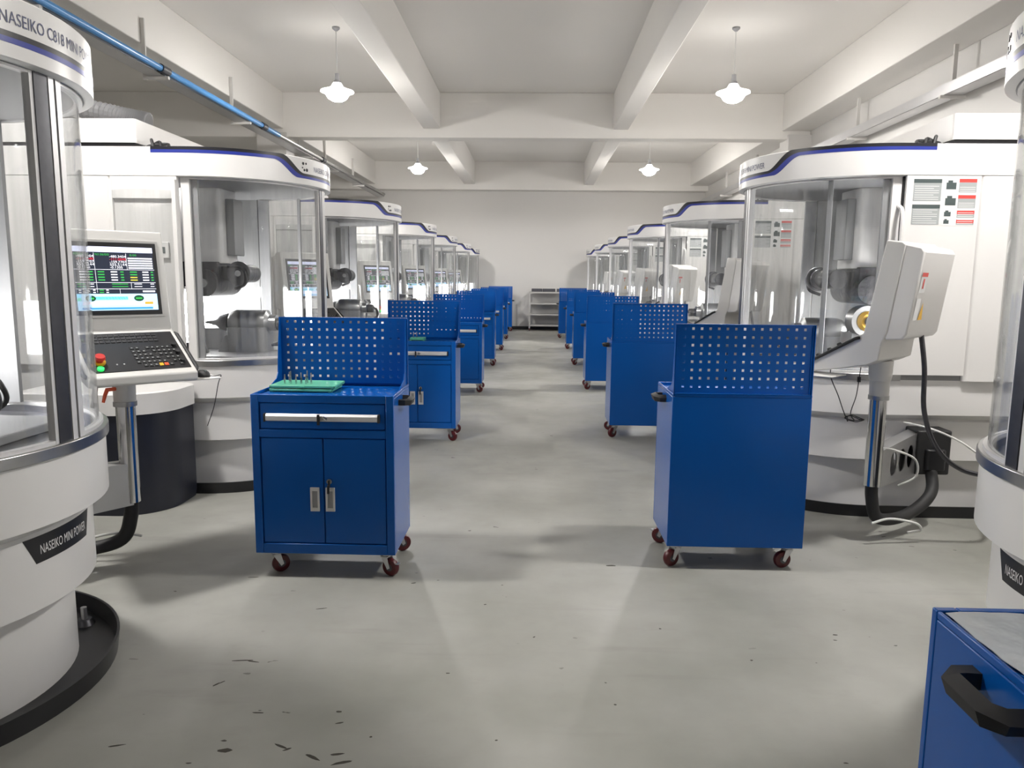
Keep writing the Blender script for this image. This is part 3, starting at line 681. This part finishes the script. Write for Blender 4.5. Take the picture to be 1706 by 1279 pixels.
    for pts, rad in (([(PU - .03, PV - .03, .54), (PU - .14, PV - .04, .52), (PU - .27, PV - .08, .46), (PU - .29, PV - .1, .36), (PU - .20, PV - .11, .30)], .006),
                     ([(PU + .01, PV + .06, .13), (PU - .1, PV + .04, .15), (PU - .25, PV + .02, .12), (PU - .29, PV, .075), (PU - .22, PV, .06)], .007),
                     ([(-.16, .66, .60), (-.22, .86, .60), (-.36, .92, .54), (-.5, 1.0, .44), (-.66, 1.1, .38), (-.8, 1.2, .38)], .006)):
        h = MB(); h.tube(curve(pts, 8), rad, M['tube'], seg=8); h.build('air_tube', r)
    h = MB(); q0 = T @ Vector((-.05, .22, 1.20)); h.tube(curve([q0, q0 + Vector((-.03, .01, -.20)), (q0.x - .06, q0.y - .01, .76), (q0.x - .15, q0.y - .02, .56), (q0.x - .30, q0.y - .03, .44), (q0.x - .50, q0.y - .05, .40), (q0.x - .6, q0.y - .2, .40)], 8), .013, M['darksteel'], seg=10); h.build('console_cable', r)

mach = make_machine()
LC = (-2.23, 2.13)
lys = [2.43, 5.52, 8.55, 11.66, 14.85, 18.0, 20.85]
rys = [2.21, 5.28, 8.45, 11.62, 14.7, 17.85, 20.68]
lt = ['nearest white grinding machine of the left row, cut off at the left edge',
      'second white grinding machine of the left row, behind the nearest left cart']
rt = ['nearest white grinding machine of the right row, cut off at the right edge',
      'second white grinding machine of the right row, warning labels on its side']
ms = {}
for i, y in enumerate(lys):
    if i == 0: o = mach
    else: o = copy_tree(mach, skip=('keypad_key',) + ('control_panel', 'support_post', 'bracket_arm', 'cable_hose', 'air_tube', 'console_cable') if i == 6 else ())
    o.location = (LC[0], y, 0)
    t = lt[i] if i < 2 else f'white grinding machine with curved clear doors, {ords[i]} from the front in the left row'
    if i == 6: t = 'white grinding machine farthest back in the left row, by the end wall'
    tag(o, t, 'grinding machine', 'grinding machines beside the aisle'); ms['L', i] = o
for i, y in enumerate(rys):
    o = copy_tree(mach, skip=('keypad_key',)); o.location = (LC[1], y, 0); o.rotation_euler.z = PI
    t = rt[i] if i < 2 else f'white grinding machine with curved clear doors, {ords[i]} from the front in the right row'
    if i == 6: t = 'white grinding machine farthest back in the right row, by the end wall'
    tag(o, t, 'grinding machine', 'grinding machines beside the aisle'); ms['R', i] = o
# the screens farther back are dimmer
src = [c for c in ms['L', 0].children_recursive if c.name.startswith('screen') and 'bezel' not in c.name][0].data
dim = src.copy()
for k, m in enumerate(dim.materials):
    d = m.copy(); emis(d, 0.38); dim.materials[k] = d
for key_, o in ms.items():
    if key_ != ('L', 0):
        for c in o.children_recursive:
            if c.data is src: c.data = dim
# the second right machine shows a yellow ring on its work head
b = MB(); b.lathe([(.035, .30), (.062, .295), (.066, .32), (.05, .345), (.035, .34)], M['yellow'], (-.045, 0, 1.20), 'y', 28); b.cyl((-.045, .20, 1.20), (-.045, .31, 1.20), .10, M['steel'], seg=28); b.cyl((-.045, .30, 1.20), (-.045, .36, 1.20), .03, M['darksteel'], seg=20)
b.box(-.125, .035, .10, .28, .90, 1.12, M['grey'])
b.build('chuck_ring', ms['R', 1])

# ------------------------------------------------------------------ mouse, cord, hose
T1 = Matrix.Translation((LC[0] + PU, lys[0] + PV, 0)) @ Matrix.Rotation(math.radians(45), 4, 'Z')
r = empty('computer_mouse', T1 @ Vector((.30, -.22, .957)), math.radians(45))
b = MB(); rings = []
for k in range(9):
    t = k / 8; rr = math.sin(PI * min(1, .06 + t * .94) * .5)
b.lathe([(.002, .034), (.015, .032), (.026, .024), (.031, .012), (.030, 0.0)], M['rubber'], (0, 0, 0), 'z', 20)
b.v = [(x, y * 1.6, z) for x, y, z in b.v]; b.build('mouse_body', r)
MB().cyl((-.004, -.03, .027), (.004, -.03, .027), .007, M['labeldark'], seg=10).build('scroll_wheel', r)
b = MB(); b.tube(curve([(0, -.048, .010), (.03, -.075, .008), (.07, -.05, .006), (.075, .0, -.04), (.06, .03, -.16), (.03, .05, -.26)], 8), .0022, M['rubber'], seg=6); b.build('mouse_cord', r)
tag(r, 'black computer mouse on the small shelf beside the lit control panel', 'computer mouse')
# cord coiled under the right console
T2 = Matrix.Translation((LC[1], rys[1], 0)) @ Matrix.Rotation(PI, 4, 'Z') @ Matrix.Translation((PU, PV, 0)) @ Matrix.Rotation(math.radians(45), 4, 'Z')
pts = [(-.07, -.305, .965), (-.07, -.30, .90), (-.085, -.258, .80), (-.055, -.21, .72), (-.08, -.19, .655)]
for k in range(22):
    a = 2 * PI * k / 9; pts.append((-.10 + .012 * math.sin(3 * a), -.16 + .052 * math.cos(a + 2.6) * (1 - .006 * k), .672 + .020 * math.sin(a + 2.6) * math.cos(a * .5)))
pts += [(-.10, -.185, .70), (-.11, -.165, .80), (-.11, -.155, .90), (-.11, -.15, .97)]
b = MB(); b.tube([T2 @ Vector(p) for p in curve(pts, 5)], .0028, M['rubber'], seg=6); b.cyl(T2 @ Vector((-.11, -.155, .885)), T2 @ Vector((-.11, -.155, .915)), .010, M['rubber'], seg=10)
tag(b.build('mouse_cable'), 'thin black cable looped in a bundle below the right machine control panel', 'cable')
# corrugated hose on the second left machine
cp = curve([(-3.9, 5.25, 2.60), (-3.4, 5.2, 2.59), (-3.05, 5.2, 2.56), (-2.82, 5.2, 2.515), (-2.70, 5.2, 2.490), (-2.62, 5.2, 2.475)], 14)
b = MB(); b.tube(cp, .05, M['hose'], seg=14, radii=[.066 if k % 2 else .055 for k in range(len(cp))])
tag(b.build('ventilation_hose', smooth=20), 'grey corrugated hose lying on top of the second left machine', 'hose')

# ------------------------------------------------------------------ cable trays and pipe
def cable_tray(name, x, z, h, rodx, rodtop, ysr, label):
    r = empty(name, (x, 0, z)); t = MB(); y0, y1 = 2.0, 21.5
    t.box(-.10, .10, y0, y1, 0, .004, M['zinc']); t.box(-.10, -.096, y0, y1, 0, h, M['zinc']); t.box(.096, .10, y0, y1, 0, h, M['zinc']); t.build('tray_channel', r, smooth=0)
    for y in ysr:
        rod = MB(); rod.box(rodx - x - .022, rodx - x + .022, y - .012, y + .012, -.04, rodtop - z, M['wall']); rod.box(min(-.14, rodx - x), max(.14, rodx - x), y - .02, y + .02, -.035, -.001, M['wall']); rod.build('hanger_rod', r, smooth=0)
    return tag(r, label, 'cable tray')
ry = (3.8, 6.6, 8.85, 11.35, 14.5, 16.3, 18.8)
cable_tray('ceiling_cable_tray', -4.34, 3.70, .06, -4.474, 4.33, ry, 'long galvanised cable tray hung along the left beam beside the blue pipe')
cable_tray('ceiling_cable_tray', 4.62, 3.52, .12, 4.62, 4.061, ry, 'long galvanised cable tray hung on rods below the right beam')
r = empty('ceiling_air_pipe', (-4.205, 0, 3.745))
b = MB(); b.cyl((0, 2, 0), (0, 12.6, 0), .036, M['pipeblue'], seg=14); b.build('blue_pipe', r)
b = MB(); b.cyl((0, 12.6, 0), (0, 21.3, 0), .032, M['steel'], seg=14); b.build('steel_pipe', r)
for y in (6.0, 8.75, 11.9, 15.2):
    b = MB(); b.cyl((0, y - .09, 0), (0, y + .09, 0), .048, M['navy'], seg=14); b.box(-.04, .0, y - .012, y + .012, -.047, -.03, M['navy']); b.build('pipe_coupling', r)
tag(r, 'long blue compressed air pipe running under the ceiling on the left', 'pipe')

# ------------------------------------------------------------------ shelf trolley at the end wall
r = empty('shelf_trolley', (.44, 21.55, 0)); A = M['alu']
W2, D2 = .56, .24
for z in (.16, .47, .775, 1.09):
    s = MB(); s.box(-W2, W2, -D2, D2, z - .004, z, M['grey']); s.box(-W2, W2, -D2 - .004, -D2, z - .03, z + .012, M['trolley']); s.box(-W2, W2, D2, D2 + .004, z - .03, z + .012, M['trolley']); s.box(-W2 - .004, -W2, -D2, D2, z - .03, z + .012, M['trolley']); s.box(W2, W2 + .004, -D2, D2, z - .03, z + .012, M['trolley'])
    s.build('shelf', r, smooth=0)
for sx in (-1, 1):
    for sy in (-1, 1):
        MB().box(sx * W2 - .015, sx * W2 + .015, sy * D2 - .015, sy * D2 + .015, .12, 1.10, M['trolley']).build('upright', r, smooth=0)
        c = MB(); c.box(-.02, .02, -.02, .02, .07, .12, M['zinc']); c.cyl((-.012, .02, .045), (.012, .02, .045), .045, M['wheelred'], seg=16); o = c.build('caster', r); o.location = (sx * W2, sy * D2, 0)
tag(r, 'light metal shelf trolley with four shelves against the end wall', 'trolley')
for i, (x, w) in enumerate(((.08, .30), (.42, .36), (.79, .28))):
    c = MB(); z0 = 1.0905
    c.box(x - w / 2, x + w / 2, 21.38, 21.72, z0, z0 + .006, M['grey'])
    for q in ((x - w / 2, x + w / 2, 21.38, 21.39), (x - w / 2, x + w / 2, 21.71, 21.72), (x - w / 2, x - w / 2 + .01, 21.38, 21.72), (x + w / 2 - .01, x + w / 2, 21.38, 21.72)): c.box(*q, z0, z0 + .095, M['darksteel'])
    tag(c.build('storage_bin', smooth=0), ['left', 'middle', 'right'][i] + ' dark grey bin on the top of the shelf trolley', 'bin', 'bins on the shelf trolley')

# ------------------------------------------------------------------ camera, world, view
cam = bpy.data.cameras.new('camera'); co = bpy.data.objects.new('camera', cam); COL.objects.link(co)
F = 1250.0; W_, H_ = 1706.0, 1279.0
cam.sensor_fit = 'HORIZONTAL'; cam.sensor_width = 36.0; cam.lens = 36.0 * F / W_; cam.clip_start = .05; cam.clip_end = 200
yd = Vector((890 - 853, 465 - 639.5, F)).normalized(); hz = Vector((1, math.tan(.010), 0))
up = yd.cross(hz).normalized()
if up.y > 0: up = -up
xd = yd.cross(up)
if xd.x < 0: xd = -xd
# rows = world axes in camera (x right, y down, z forward); blender camera looks along -z with y up
Rm = Matrix(((xd.x, -xd.y, -xd.z), (yd.x, -yd.y, -yd.z), (up.x, -up.y, -up.z)))
co.matrix_world = Matrix.Translation((0, 0, 1.45)) @ Rm.to_4x4()
scene.camera = co
w = bpy.data.worlds.new('world'); scene.world = w; w.use_nodes = True
w.node_tree.nodes['Background'].inputs[0].default_value = (.8, .85, .9, 1); w.node_tree.nodes['Background'].inputs[1].default_value = 0.3
vs_ = scene.view_settings
scene.display_settings.display_device = 'sRGB'
vs_.view_transform = 'Standard'; vs_.look = 'None'; vs_.gamma = 1.0; vs_.use_curve_mapping = False
vs_.exposure = 0.5
scene.cycles.transparent_max_bounces = 40
scene.cycles.max_bounces = 12; scene.cycles.diffuse_bounces = 6
scene.cycles.sample_clamp_indirect = 6.0
